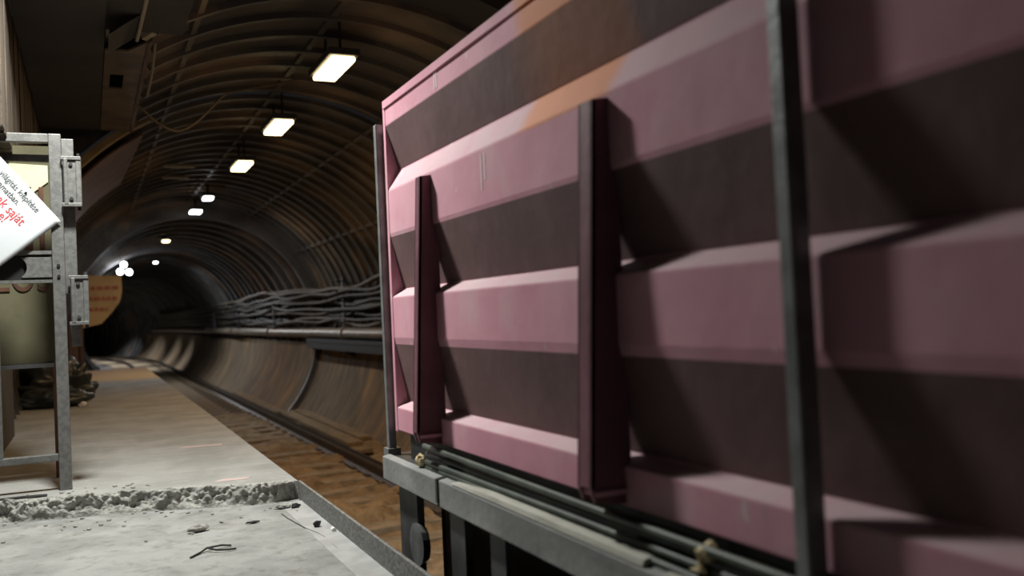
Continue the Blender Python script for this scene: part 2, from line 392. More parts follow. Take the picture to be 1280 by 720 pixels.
# straps at upper left ceiling
tag(MB().box((.165,5.6,2.99),(.19,7.3,3.02)).build('ceiling_strap', mat('strap', (.2,.18,.14), None, 3, .7)), 'short straight strap above the duct edge', 'strap')

# plank fascia + hoarding (structure walls)
def planks(name, x0, x1, y0, y1, z0, z1, w, label, m='plank'):
    mb = MB(); y = y0; k = 0
    while y < y1-.01:
        e = min(y+w, y1); j = random.uniform(-.006, .006)
        mb.box((x0, y+.004, z0+random.uniform(-.01,.01)), (x1+j, e-.004, z1)); y = e; k += 1
    return struct(mb.build(name, m), label)
planks('wall_left', -.62, -.387, 4.2, 10.14, 1.98, 2.90, .16, 'overhead casing of upright timber planks')
struct(MB().box((-.66,6.4,0),(-.62,9.05,1.97)).build('wall_left_lower', mat('hoarding_dark', (.04,.033,.027), (.06,.05,.04), 4, .85, stretch=(1,5,.4))), 'dark timber hoarding behind the gate')

# ------------------------------------------------------------------ track
struct(MB().box((1.03,-3,-1.5), (4.3,21.3,-1.19)).build('floor_trackbed', 'ballast'), 'muddy orange track bed')
vs = []; fs = []
ys = [21.3 + i*1.2 for i in range(60)]
for y in ys:
    cx = far(y)[0]; vs += [(cx-2.3, y, -1.19), (cx+2.3, y, -1.19), (cx-2.3, y, -1.4), (cx+2.3, y, -1.4)]
for i in range(len(ys)-1): a = i*4; fs += [(a, a+1, a+5, a+4), (a+2, a+6, a+7, a+3)]
struct(MB().add(vs, fs).build('floor_tunnel', mat('tunnel_bed', (.07,.065,.06), (.12,.11,.10), 3, .95, bump=.04, bscale=9)), 'dark bed of the far tunnel')
struct(MB().box((-3.2,21.28,-1.2), (1.05,21.42,-.01)).build('trim_8', 'slab'), 'end of the platform slab')
# low mud heaps along the bed (one uncountable bed surface)
vs = []; fs = []; nx, ny = 44, 260
for i in range(nx+1):
    for j in range(ny+1):
        x = 1.04 + 3.0*i/nx; y = 3 + 18.2*j/ny
        n_ = noise.noise(Vector((x*1.6, y*1.1, 0)))*.10 + noise.noise(Vector((x*4, y*4, 2)))*.09 + noise.noise(Vector((x*15, y*15, 2)))*.015
        e = .09*max(0, (x-3.35)/.6)
        vs.append((x, y, -1.15+n_+e))
for i in range(nx):
    for j in range(ny): a = i*(ny+1)+j; fs.append((a, a+1, a+ny+2, a+ny+1))
struct(MB().add(vs, fs).build('floor_ballast', 'ballast', smooth=True), 'orange mud and ballast covering the bed between the rails')

def curve_x(x, y): return x - .008*max(0, y-50)**2
def rail(label, x, part):
    t = thing('running_rail', label, 'rail', (x, 0, -1.1), 'running rails of the track')
    prof = [(-.07,-.16),(.07,-.16),(.07,-.15),(.012,-.125),(.012,-.045),(.036,-.03),(.036,0),(-.036,0),(-.036,-.03),(-.012,-.045),(-.012,-.125),(-.07,-.15)]
    ys = [-2.5, 20, 40] + [44+i*2 for i in range(18)]
    n = len(prof); vs = []; fs = []
    for y in ys: vs += [(curve_x(x+p[0], y), y, -.98+p[1]) for p in prof]
    for i in range(len(ys)-1):
        for k in range(n): fs.append((i*n+k, i*n+(k+1)%n, (i+1)*n+(k+1)%n, (i+1)*n+k))
    fs += [tuple(range(n)), tuple((len(ys)-1)*n+k for k in range(n))]
    MB().add(vs, fs).build('rail_bar', 'rail', t)
rail('rusty running rail on the tunnel wall side of the track', 3.22, 0)
rail('rusty running rail on the platform side, half hidden under the train', 1.78, 0)
sl = thing('sleeper', 'x', 'sleeper', (2.5, 4.0, -1.22), 'sleepers of the track')
MB().box((1.25,3.86,-1.24),(3.62,4.14,-1.135)).build('sleeper_block', 'sleeper', sl, bevel=.015)
MB().box((3.1,3.90,-1.14),(3.34,4.10,-1.12)).build('rail_pad', 'rail', sl)
base_l = 'weathered concrete sleeper crossing the track bed under the rails'
sl['label'] = base_l
yy = 4.0
for k in range(1, 95):
    yy = 4.0 + .68*k
    c = copy_tree(sl); c.location = (curve_x(2.5, yy), yy, -1.22)
    if yy > 21.5: c.location.x = far(yy)[0] + .2
# conductor rail / cover boards in the middle-right
tag(MB().box((3.36,5.0,-1.10),(3.40,40,-1.02)).build('guard_strip', 'rail'), 'dark steel strip just outside the wall-side rail', 'strip')
# boards along the wall
def board(y0, y1, x, z, w, h, label, dx=0., m='plank2'):
    mb = MB(); mb.extr([(x, y0), (x+w, y0+.02), (x+w+dx, y1), (x+dx, y1)], 'z', z, z+h)
    return tag(mb.build('plank', m, bevel=.005), label, 'plank', 'planks lying along the tunnel wall')
M['trough'] = mat('trough_board', (.22,.16,.09), (.32,.23,.13), 5, .85, bump=.004, stretch=(2,.3,2))
board(13.6, 19.2, 3.44, -1.045, .24, .06, 'long pale plank lying along the wall foot, uppermost of the near stack', .05, 'trough')
board(13.9, 19.0, 3.70, -1.02, .20, .06, 'long plank lying beside the near stack, closest to the tunnel wall', .05, 'trough')
board(13.2, 18.6, 3.46, -1.11, .26, .06, 'long plank under the near stack by the tunnel wall', .05, 'trough')
board(19.4, 26.0, 3.42, -1.06, .22, .06, 'long plank continuing along the wall behind the near stack', .04, 'trough')
board(8.2, 12.6, 3.66, -1.06, .16, .06, 'narrow muddy plank along the wall foot nearest the train', .05, 'trough')

# ------------------------------------------------------------------ cables, pipe, brackets on right wall
def wallx(z, off): return 1.9 + math.sqrt(max(.1, (2.67-off)**2 - (z-.65)**2))
def cable(z0, off, r, m, label, sag, seed, y0=6.0, y1=21.0):
    rnd = random.Random(seed); pts = []; N_ = 90
    ph = rnd.uniform(0, 6)
    for i in range(N_+1):
        y = y0 + (58-y0)*i/N_
        sg = abs(math.sin((y+ph)*PI/3.0))
        wander = .14*noise.noise(Vector((y*.28, seed*3.1, 0)))
        fadeo = 1 if y < 24 else max(0, 1-(y-24)/14)
        z = z0 + (wander*1.3 - sag*sg)*fadeo - .12*(1-fadeo)*(z0-.7)
        x = wallx(z, off) + .03*noise.noise(Vector((y*.4, seed, 5)))
        if y > 20: x = min(x, 2.0 + math.sqrt(2.36**2-(z-.62)**2) - off)
        if y > 44: x = curve_x(x, y)
        pts.append((x, y, z))
    # smoothing across the step at Y=20
    P = [Vector(p) for p in pts]
    for _ in range(2): P = [P[0]] + [(P[i-1]+P[i]*2+P[i+1])/4 for i in range(1, len(P)-1)] + [P[-1]]
    o = MB().tube(P, r, 8).build('wall_cable', m, smooth=True)
    return tag(o, label, 'cable', 'cables slung along the tunnel wall')
zs = [.80,.88,.95,1.00,1.06,1.12,1.18,1.25,1.30,1.36,1.42,1.48,1.54,1.60]
for i, z in enumerate(zs):
    pale = i in (1, 4, 6, 10, 13, 12)
    if i >= 10: lab = 'cable slung along the tunnel wall, among the topmost of the bundle above the pipe'
    elif i >= 4: lab = 'cable slung along the tunnel wall, in the middle of the bundle above the pipe'
    else: lab = 'cable slung along the tunnel wall, in the lowest row just above the pipe'
    cable(z, .06+.05*(i%3), .030+.008*(i%2), 'cable2' if pale else 'cable', lab, .05+.035*(i%4), i*7+3)
# pipe
pp = thing('wall_pipe', 'long grey pipe running along the tunnel wall below the cable bundle', 'pipe', (4.4,10,.6))
def pipex(y): return min(4.40, 4.40 if y < 19 else 4.40-.16*min(1, (y-19)/3))
pts = [(curve_x(pipex(y), y), y, .585) for y in (4,8,12,16,19,20,21,22,30,36,44,48,52,56,60)]
MB().tube(pts, .105, 14).build('pipe_run', 'pipe', pp, smooth=True)
for y in (10.2, 17.2, 24.2, 31, 38):
    MB().tube([(pipex(y), y-.06, .585), (pipex(y), y+.06, .585)], .135, 14).build('pipe_coupling', 'pipe', pp)
# steel ledge under the pipe with brackets
lg = thing('pipe_shelf', 'dark steel shelf carrying the pipe along the tunnel wall', 'shelf', (4.4,10,.5))
MB().box((4.22,7,.40),(4.55,19.9,.47)).build('shelf_plate', 'black', lg)
MB().box((4.24,7,.26),(4.30,19.9,.40)).build('shelf_lip', 'black', lg)
for y in (8, 11, 14, 17, 19.7): MB().extr([(4.27,.26),(4.56,.40),(4.5,.12)], 'y', y-.02, y+.02).build('shelf_bracket', 'dark', lg)
hk = thing('cable_hanger', 'blue grey upright cable hanger bolted on the tunnel wall above the pipe', 'hanger', (4.42, 17.2, .7), 'cable hangers on the tunnel wall')
MB().box((4.36,17.15,.66),(4.40,17.25,1.62)).build('upright', mat('hanger_paint', (.09,.10,.12), None, 3, .6), hk)
for z in (.78,.98,1.18,1.38,1.56): MB().bar((4.24,17.2,z),(4.40,17.2,z+.02), .03, .03).build('arm', 'dark', hk)
for k, y in enumerate((11.2, 23.2, 29.2, 35.2)):
    c = copy_tree(hk); c.location.y = y
    if y > 20: c.location.x = 4.42-.24
    c['label'] = ['cable hanger on the tunnel wall partly behind the train, nearest one', 'cable hanger just inside the narrower tunnel', 'cable hanger midway down the far tunnel wall', 'cable hanger farthest down the tunnel wall'][k]
# little yellow junction box over cables
tag(MB().box((4.46,14.5,1.66),(4.56,14.8,1.78)).build('junction_box', mat('box_yellow', (.45,.30,.10), None, 3, .6), bevel=.01), 'small yellowish junction box above the cable bundle', 'box')

# ------------------------------------------------------------------ lamps
def lamp(loc, m, size, label, group, power=0, col=(1,1,1), L_=.7, W_=.2):
    t = thing('tunnel_lamp', label, 'lamp', loc, group)
    x, y, z = loc
    MB().box((x-W_/2-.03, y-L_/2-.04, z+.02), (x+W_/2+.03, y+L_/2+.04, z+.08)).build('housing', 'housing', t, bevel=.01)
    MB().tube([(x, y-L_/2+.1, z+.05), (x, y-L_/2+.1, z+.05+size)], .012, 8).build('hanger', 'dark', t)
    MB().tube([(x, y+L_/2-.1, z+.05), (x, y+L_/2-.1, z+.05+size)], .012, 8).build('hanger', 'dark', t)
    MB().box((x-W_/2, y-L_/2, z-.02), (x+W_/2, y+L_/2, z+.02)).build('diffuser', m, t, bevel=.012)
    return t
for y, lab in ((7.75,'nearest warm strip lamp under the tunnel crown, largest of the row'), (10.3,'second warm strip lamp of the crown row'), (13.0,'third and smallest warm strip lamp of the crown row')):
    lamp((1.97, y, 3.03), 'warm', .28, lab, 'lamps along the tunnel crown')
lamp((1.97, 17.0, 3.10), 'cold', .2, 'white lamp just beyond the warm ones, upper of a close pair', 'lamps along the tunnel crown', L_=.3, W_=.16)
lamp((1.97, 19.1, 3.10), 'cold', .2, 'white lamp just beyond the warm ones, lower of a close pair', 'lamps along the tunnel crown', L_=.4, W_=.2)
lamp((1.72, 23.5, 2.90), 'warm', .01, 'small yellowish lamp in the narrower tunnel', 'lamps along the tunnel crown', L_=.25, W_=.16)
lamp((1.97, 31.5, 2.90), 'cold', .01, 'small white lamp deeper in the narrower tunnel', 'lamps along the tunnel crown', L_=.2, W_=.12)
for (x, z, lab) in ((.98, 2.76,'topmost of the three bright white floodlights deep in the tunnel'), (.87, 2.55,'left lower of the three bright white floodlights deep in the tunnel'), (1.12, 2.53,'right lower of the three bright white floodlights deep in the tunnel')):
    t = thing('floodlight', lab, 'lamp', (x, 30, z), 'three floodlights deep in the tunnel')
    MB().tube([(x,30.2,z),(x,30.05,z),(x,29.98,z)], [.05,.08,.10], 14).build('housing', 'housing', t)
    MB().tube([(x,29.979,z),(x,29.96,z)], [.09,.085], 14).build('glass', 'cold', t)
    MB().tube([(x,30.1,z+.07),(x,30.1,2.85)], .012, 6).build('hanger', 'dark', t)

def area(name, loc, size, power, col, rot=(0,0,0), sy=None):
    l = bpy.data.lights.new(name, 'AREA'); l.shape = 'RECTANGLE'; l.size = size; l.size_y = sy or size; l.energy = power; l.color = col
    o = bpy.data.objects.new(name, l); C.objects.link(o); o.location = loc; o.rotation_euler = rot
    return o
# key: work lamp over the platform, out of frame
kt = thing('work_lamp', 'white work lamp hanging over the platform near the gate', 'lamp', (.06, 4.8, 3.35))
MB().box((-.12,4.62,3.32),(.24,4.98,3.40)).build('housing', 'housing', kt, bevel=.01)
MB().box((-.10,4.64,3.305),(.22,4.96,3.32)).build('glass', 'key', kt)
MB().tube([(.06,4.8,3.39),(.06,4.8,5.44)], .012, 8).build('hanger', 'dark', kt)
area('work_lamp_light', (.06,4.8,3.29), .30, 165, (.98,.99,.94)).data.spread = math.radians(158)
for y in (7.75, 10.3, 13.0): area('strip_lamp_light', (1.97, y, 3.0), .2, 26, (1.0,.62,.30), sy=.7)
area('white_lamp_light', (1.97, 18.0, 3.05), .3, 45, (.92,.96,1.0), sy=.8)
area('small_lamp_light', (1.72, 23.5, 2.84), .2, 22, (1.0,.55,.2))
area('small_lamp_light', (1.97, 31.5, 2.84), .2, 90, (.92,.96,1.0))
for y in (46, 52, 58, 64): area('deep_lamp_light', (curve_x(1.6,y), y, 2.6), .3, 90, (.92,.95,1.0)).data.spread = math.radians(100)
area('flood_light', (1.0, 29.8, 2.35), .3, 90, (.95,.97,1.0), (math.radians(-70),0,0))

# ------------------------------------------------------------------ gate
GY = 5.79
g = thing('steel_gate', 'grey steel frame gate with two block hinges standing at the step on the platform', 'gate', (-.65, GY, 0))
MB().box((-.182,GY-.03,0),(-.118,GY+.03,2.005)).build('stile', 'gate', g, bevel=.004)
MB().box((-1.18,GY-.03,0),(-1.12,GY+.03,2.005)).build('stile', 'gate', g, bevel=.004)
MB().box((-.118,GY+.01,1.10),(-.055,GY+.055,1.985)).build('hinge_post', 'gate', g, bevel=.003)
MB().box((-.10,GY+.01,.80),(-.045,GY+.05,.94)).build('post_stub', 'gate', g, bevel=.003)
MB().box((-1.12,GY-.025,1.955),(-.182,GY+.025,2.005)).build('top_rail', 'gate', g, bevel=.004)
MB().box((-1.12,GY+.06,1.86),(-.182,GY+.10,1.90)).build('top_rail', 'gate', g, bevel=.004)
MB().box((-1.12,GY-.025,.165),(-.182,GY+.025,.205)).build('bottom_rail', 'gate', g, bevel=.004)
MB().box((-.50,GY-.025,.205),(-.455,GY+.025,1.955)).build('middle_stile', 'gate', g, bevel=.004)
MB().box((-.455,GY-.02,1.325),(-.182,GY+.02,1.345)).build('latch_bar', 'gate', g)
MB().box((-.455,GY-.02,1.165),(-.182,GY+.02,1.182)).build('latch_bar', 'gate', g)
# latch plate with notch
prof = [(-.182,1.195),(-.182,1.31),(-.335,1.31)]
for i in range(11):
    a = math.radians(62 - 124*i/10); prof.append((-.362+.052*math.cos(a), 1.2525+.058*math.sin(a)))
prof.append((-.335,1.195))
MB().extr(prof, 'y', GY-.012, GY+.012).build('latch_plate', 'gate', g, bevel=.002)
MB().box((-.455,GY+.012,1.185),(-.20,GY+.02,1.322)).build('backing_plate', 'black', g)
def hinge(z0, z1, dx):
    h = MB().box((-.112+dx,GY-.05,z0+.01),(-.045+dx,GY-.02,z1-.01)).build('hinge', 'gate', g, bevel=.004)
    MB().box((-.048+dx,GY-.055,z0),(-.018+dx,GY-.005,z1)).build('knuckle', 'gate', h, bevel=.006)
    MB().box((-.108+dx,GY-.062,z0+.012),(-.088+dx,GY-.048,z1-.012)).build('hinge_rib', 'gate', h, bevel=.003)
    for z in (z0, z1-.02): MB().box((-.122+dx,GY-.06,z),(-.02+dx,GY-.015,z+.02)).build('end_plate', 'gate', h, bevel=.002)
    MB().tube([(-.033+dx,GY-.03,z0-.02),(-.033+dx,GY-.03,z1+.02)], .009, 10).build('hinge_pin', 'dark', h)
    for z in (z0+.045, z1-.045):
        MB().tube([(-.072+dx,GY-.06,z),(-.072+dx,GY-.05,z)], .010, 6).build('bolt', 'dark', h)
hinge(1.59, 1.875, 0); hinge(.92, 1.20, .018)
for z in (1.26, 1.20): MB().tube([(-.150,GY-.037,z),(-.150,GY-.028,z)], .009, 8).build('bolt', 'black', g)

# paper notice hanging on the gate (rotated)
py = GY-.045
A = Vector((-.131, py, 1.508))          # right corner
td = Vector((.629, 0, -.777)).normalized(); ud = Vector((td.z*-1, 0, td.x)).normalized()
if ud.z < 0: ud = -ud
ud = Vector((.777, 0, .629)).normalized()
def pp_(s, t): return A - td*s - ud*t     # s back along text, t down the sheet
n = thing('paper_notice', 'white paper notice with grey and red lettering hanging askew on the gate', 'notice', A)
vs = []; fs = []; NS, NT = 24, 18
def bend(s, t): return .010*math.sin(s*6)*math.sin(t*5) 
for i in range(NS+1):
    for j in range(NT+1):
        s = .62*i/NS; t = .44*j/NT; p = pp_(s, t); vs.append((p.x, p.y , p.z))
for i in range(NS):
    for j in range(NT): a = i*(NT+1)+j; fs.append((a, a+1, a+NT+2, a+NT+1))
o = MB().add(vs, fs).build('sheet', 'paper', n, smooth=True); k = o.modifiers.new('s', 'SOLIDIFY'); k.thickness = .0012; k.offset = 0
def ptxt(s_, size, s, t, m, al='RIGHT'):
    p = pp_(s, t); p.y -= .0018
    text(s_, 'lettering', size, p, td, ud, m, n, al, depth=.0005, xs=.86)
ptxt('nos világítás kiépítése', .047, .113, .066, 'ink')
ptxt('folyamatban.', .047, .203, .113, 'ink')
ptxt('ak saját', .072, .108, .176, 'red')
ptxt('e!', .070, .175, .228, 'red')
for (s, t, r, mm) in ((.10,.365,.024,'ink'),(.10,.365,.020,'green'),(.075,.385,.013,'yel'),(.115,.32,.008,'ink')):
    p = pp_(s, t); MB().tube([(p.x,p.y-.003-(.03-r)*.05,p.z),(p.x,p.y-.001,p.z)], r, 14).build('drawing', mm, n)
MB().tube([(-.30,py-.006,1.665),(-.30,GY,1.685)], .006, 8).build('tie', 'black', n)

# yellow no-entry board behind gate
b = thing('warning_board', 'tall yellow board with big brown letters standing behind the gate', 'sign', (-.36, 6.25, 0))
BY = 6.25
MB().box((-.86,BY,.70),(-.19,BY+.03,2.02)).build('panel', 'board', b, bevel=.003)
MB().extr([(-.86,1.93),(-.205,1.90),(-.205,1.80),(-.33,1.70),(-.42,1.66),(-.86,1.60)], 'y', BY-.012, BY-.002).build('cream_strip', 'cream', b)
MB().box((-.86,BY-.01,.675),(-.205,BY+.04,.70)).build('bottom_edge', 'galv', b)
for x in (-.80, -.195): MB().box((x-.02,BY+.03,0),(x+.02,BY+.07,2.0)).build('leg', 'wood_brown', b)
text('NI', 'lettering', .62, (-.212, BY-.014, 1.345), (1,0,0), (0,0,1), 'letter', b, 'RIGHT', .003, .42)
text('TILOS', 'lettering', .27, (-.212, BY-.006, 1.14), (1,0,0), (0,0,1), 'letter', b, 'RIGHT', .003, .62)

# black bag heap
def blob(name, m, loc, sx, sy, sz, seed, amp=.25, sub=5, fr=1.7):
    bm = bmesh.new(); bmesh.ops.create_icosphere(bm, subdivisions=sub, radius=1)
    for v in bm.verts:
        c = v.co.copy(); n_ = 1 + amp*noise.noise(c*fr+Vector((seed,0,0))) + amp*.5*noise.noise(c*fr*2.3+Vector((0,seed,0))) + amp*.22*abs(noise.noise(c*fr*4))
        v.co = Vector((c.x*sx*n_, c.y*sy*n_, max(0, (c.z*.55+.45)*n_)*sz))
    me = bpy.data.meshes.new(name); bm.to_mesh(me); bm.free(); me.materials.append(M[m])
    for p in me.polygons: p.use_smooth = True
    o = bpy.data.objects.new(name, me); C.objects.link(o); o.location = loc; return o
tag(blob('rubbish_bag', 'bag', (-.40, 12.6, .0), .42, .38, .50, 3, .45, 5, 1.2), 'crumpled dark plastic sack lying on the platform behind the gate', 'bag')
tag(blob('rubbish_bag', 'bag', (-.46, 12.0, .0), .40, .25, .20, 8, .35, 5, 1.3), 'flat dark plastic sack lying in front of the crumpled one', 'bag')
tag(MB().tube([(-.14,11.7,.012),(-.10,11.7,.03),(-.06,11.7,.035)], [.02,.035,.02], 8).build('bag_tie', 'white'), 'small whitish scrap beside the dark sacks', 'scrap')

# far orange board
s = thing('barrier_sign', 'orange board with faded red lines on a post at the end of the platform', 'sign', (-.12, 20.9, 0))
MB().extr([(-.14,1.98),(.63,1.97),(.63,1.62),(.58,1.42),(.42,1.2),(.22,.98),(-.14,.90)], 'y', 20.88, 20.92).build('panel', 'orange_board', s)
for z, w in ((1.72,.62),(1.50,.60),(1.28,.38)):
    mb = MB(); x = -.06; rr = random.Random(int(z*100))
    while x < -.06+w: 
        e = x + rr.uniform(.05,.13); mb.box((x,20.865,z-.035),(min(e,-.03+w),20.878,z+.035)); x = e+.03
    mb.build('faded_lettering', 'redline', s)
MB().box((-.20,20.86,0),(-.13,20.93,1.98)).build('post', 'wood_brown', s)
MB().box((-.40,20.9,.15),(-.20,20.95,.95)).build('side_board', 'wood_brown', s)

# ------------------------------------------------------------------ container
E_ = 3.87; B_ = -1.75; X = 1.2
c = thing('freight_container', 'dusty pink ribbed steel freight box standing on the flat wagon', 'container', (2.5, 1.0, .39))
dd = .054
prof = [(0,1.825),(0,1.725),(dd,1.53),(0,1.438),(0,1.252),(dd,1.01),(0,.975),(0,.80),(dd,.52),(0,.497),(0,.395)]
outer = [(X+a, z) for a, z in prof]
inner = [(X+.12, .395), (X+.12, 1.825)]
M['recess_brown'] = mat('dark_brown_panel', (.11,.055,.057), (.145,.076,.076), 2.2, .75, bump=.003, bscale=12, dust=(.2,.12,.12), dust_amt=.35, dscale=6)  # darker brown for the inward-slanting panels between the ribs
primer_patch(M['recess_brown'], (.24,.085,.04))
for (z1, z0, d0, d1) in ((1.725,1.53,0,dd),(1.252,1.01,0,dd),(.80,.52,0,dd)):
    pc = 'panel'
    MB().extr([(X-.003+.004,z1-.004),(X+dd-.003,z0+.004),(X+dd+.003,z0+.004),(X+.007,z1-.004)], 'y', B_, E_-.012).build('recessed_panel', 'recess_brown', c)['label'] = 'brown recessed panel between the pink ribs'
def side(flip, name):
    pr = outer+inner
    if flip: pr = [(5.0-x, z) for x, z in pr]
    return MB().extr(pr, 'y', B_, E_-.012).build(name, 'pink', c, bevel=.006)
side(False, 'side_panel'); side(True, 'side_panel')
MB().box((X-.001,E_-.012,.39),(3.801,E_+.02,1.83)).build('end_panel', 'pink', c, bevel=.003)
MB().box((X-.001,B_-.02,.39),(3.801,B_,1.83)).build('end_panel', 'pink', c, bevel=.003)
MB().box((X+.1,B_,.40),(3.70,E_-.01,.46)).build('floor_plate', 'maroon', c)
# top rim: slightly dented
mb = MB(); ys = [B_ + (E_-B_)*i/60 for i in range(61)]
for i in range(60):
    a, b2 = ys[i], ys[i+1]; da = .006*noise.noise(Vector((a*2.2,0,0))); db = .006*noise.noise(Vector((b2*2.2,0,0)))
    mb.add([(X-.008+da,a,1.80),(X+.13,a,1.80),(X+.13,a,1.832+da),(X-.008+da,a,1.832+da),(X-.008+db,b2,1.80),(X+.13,b2,1.80),(X+.13,b2,1.832+db),(X-.008+db,b2,1.832+db)],
           [(0,1,5,4),(1,2,6,5),(2,3,7,6),(3,0,4,7)])
mb.build('top_rim', 'pink', c)
# braces: tapered web with narrow flange
def brace(y, w, z1=1.40):
    d0, d1 = .045, .098
    wf = MB().extr([(X+.02,z1),(X-d0,z1-.01),(X-d1,.45),(X-d1+.01,.415),(X+.02,.40)], 'y', y-w/2, y-w/2+.012).build('brace', 'maroon', c)
    MB().extr([(X+.02,z1),(X-d0,z1-.01),(X-d1,.45),(X-d1+.01,.415),(X+.02,.40)], 'y', y+w/2-.012, y+w/2).build('web', 'maroon', wf)
    MB().extr([(X-d0,z1-.01),(X-d0+.01,z1-.01),(X-d1+.01,.45),(X-d1,.45)], 'y', y-w/2, y+w/2).build('flange', 'maroon', wf)
    MB().box((X-d1+.01,y-w/2-.01,.43),(X+.0,y+w/2+.01,.442)).build('foot_plate', 'pink', wf)
brace(3.33, .05, 1.43); brace(2.02, .07, 1.425); brace(.70, .07); brace(-.62, .07)
# weld marks and strips on the side
for (y, z0, z1) in ((2.81,1.30,1.42),(2.78,1.33,1.42),(3.22,1.735,1.80),(3.20,1.735,1.80)):
    MB().bar((X-.0006,y,z0),(X-.0006,y,z1), .0016, .009).build('weld_bead', mat('weld', (.78,.62,.66), None, 3, .7), c)
for y in (3.05, 1.82):  # paler upright strip on the recessed panel beside a brace
    for (z0, z1) in ((1.02,1.24),(.53,.79)):
        k = (z0-.52)
        MB().extr([(X+dd-.004,z0+.01),(X+.014,z1),(X+.03,z1),(X+dd+.01,z0+.01)], 'y', y-.035, y+.035).build('upright_strip', 'pink', c)
# lug at lower edge
lug = MB().tube([(X-.01,1.62,.37),(X-.04,1.62,.36),(X-.05,1.62,.33)], .022, 10).build('lashing_lug', 'foam', c)

# ------------------------------------------------------------------ flat wagon
w = thing('flat_wagon', 'grey steel flat wagon carrying the pink freight box past the platform', 'wagon', (2.5, 1.0, -1.0))
RX = 1.12
def sr(y0, y1): MB().extr([(RX,.20),(RX,.297),(RX+.035,.303),(RX+.04,.20)], 'y', y0, y1).build('side_rail', 'railgrey', w, bevel=.004)
sr(3.165, 3.84); sr(-1.9, 3.145)
MB().extr([(RX-.006,.215),(RX-.006,.300),(RX+.036,.308),(RX+.04,.21)], 'y', 3.145, 3.165).build('joint_strap', 'black', w)
MB().box((RX+.045,-1.9,.20),(3.84,3.96,.285)).build('deck', 'dark', w)
MB().extr([(3.88,.20),(3.88,.297),(3.84,.303),(3.84,.20)], 'y', -1.9, 3.84).build('side_rail', 'railgrey', w)
MB().box((X+.02,-1.8,.285),(X+.16,3.75,.392)).build('bolster', 'dark', w)
MB().box((3.64,-1.8,.285),(3.78,3.75,.392)).build('bolster', 'dark', w)
def stake(y, z1, lean=0., wd=.045, x=1.135):
    st = MB().bar((x,y,.27),(x-.004,y-lean,z1), wd, .036).build('stake', 'galv', w, bevel=.004)
    MB().box((x-.028,y-wd*.7-.01,.285),(x+.03,y+wd*.7+.01,.315)).build('stake_socket', 'galv', st)
stake(3.925, 1.74, .0, .034, 1.19); stake(1.30, 2.02, .0, .045, 1.168); stake(-1.2, 2.02, 0, .045)
# skirts and underframe uprights
for (y0, y1, x) in ((3.55,3.78,1.17),(2.98,3.12,1.15),(2.66,2.78,1.16),(1.9,2.05,1.16),(.9,1.05,1.16)):
    MB().box((x,y0,-.62),(x+.03,y1,.20)).build('underframe_upright', mat('upright_grey', (.05,.052,.052), (.09,.09,.09), 6, .6, .2), w)
MB().box((1.34,-1.8,-.66),(1.38,3.72,.20)).build('inner_skirt', 'black', w)
MB().box((1.34,3.70,-.66),(3.66,3.74,.20)).build('end_skirt', 'dark', w)
MB().box((1.2,-1.9,-.62),(1.3,3.8,-.54)).build('sill', 'dark', w)
for y in (2.9, -.9):
    for x in (1.78, 3.22):
        wh = MB().tube([(x-.06,y,-.66),(x+.06,y,-.66)], .32, 32).build('wheel', 'rail', w)
        MB().tube([(x+.0,y,-.66),(x+.03,y,-.66)], .345, 32).build('wheel_rim', 'rail', wh)
    MB().tube([(1.7,y,-.66),(3.3,y,-.66)], .06, 14).build('axle', 'rail', w)
tag(MB().tube([(1.075,-2,-.055),(1.075,3.9,-.055)], .018, 12).build('edge_pipe', mat('edge_pipe_m', (.03,.03,.03), None, 3, .4)), 'thin dark pipe running just outside the steel platform edging', 'pipe')
tag(MB().tube([(1.19,3.53,-.02),(1.155,3.53,-.02)], [.07,.085], 16).build('buffer_scuff_plate', 'galv', None), 'round scuffed plate on the wagon skirt', 'plate')
o = bpy.data.objects['buffer_scuff_plate']; o.name = 'scuffed_disc'; o.parent = w; o.location = Vector((0,0,0)) - world_loc(w)
for kx in ('label', 'category'):
    del o[kx]
# hoses lying on the deck
for k, (x, z) in enumerate(((1.168,.325),(1.190,.352),(1.172,.377),(1.158,.305))):
    pts = [(x+.006*math.sin(y*1.3+k), y, z+.005*math.sin(y*.9+k*2)) for y in [-1.6+i*.18 for i in range(29)]]
    tag(MB().tube(pts, .0105, 8).build('rubber_hose', 'hose', smooth=True), 'dark green hose stretched between the pink box and the wagon rail', 'hose', 'hoses lying beside the pink box')
# slat lying on the rail
def slat(y0, y1, label):
    mb = MB(); vs = []; fs = []; N_ = 30
    for i in range(N_+1):
        y = y0+(y1-y0)*i/N_; j = .003*noise.noise(Vector((y*9,y0,0))); wd = min(1, .25+ (i/N_)*3, )
        vs += [(RX+.002+j,y,.302),(RX+.002+.032*1,y,.303),(RX+.034,y,.303+.018*wd),(RX+.006+j,y,.303+.013*wd)]
    for i in range(N_):
        for k in range(4): fs.append((i*4+k, i*4+(k+1)%4, i*4+4+(k+1)%4, i*4+4+k))
    fs += [(0,1,2,3), (N_*4+3,N_*4+2,N_*4+1,N_*4)]
    tag(mb.add(vs, fs).build('wooden_slat', 'plank2'), label, 'slat', 'slats lying on the wagon rail')
slat(3.02, 1.80, 'long pale splintered slat lying on the grey wagon rail'); slat(1.72, .5, 'second pale slat on the wagon rail, nearer the viewer')
pebble('foam_lump', 'small yellowish lump on the deck at the foot of the first brace', 'lump', (1.150,3.42,.304), .022, 'foam', (.8,1.3,1.1), 5)

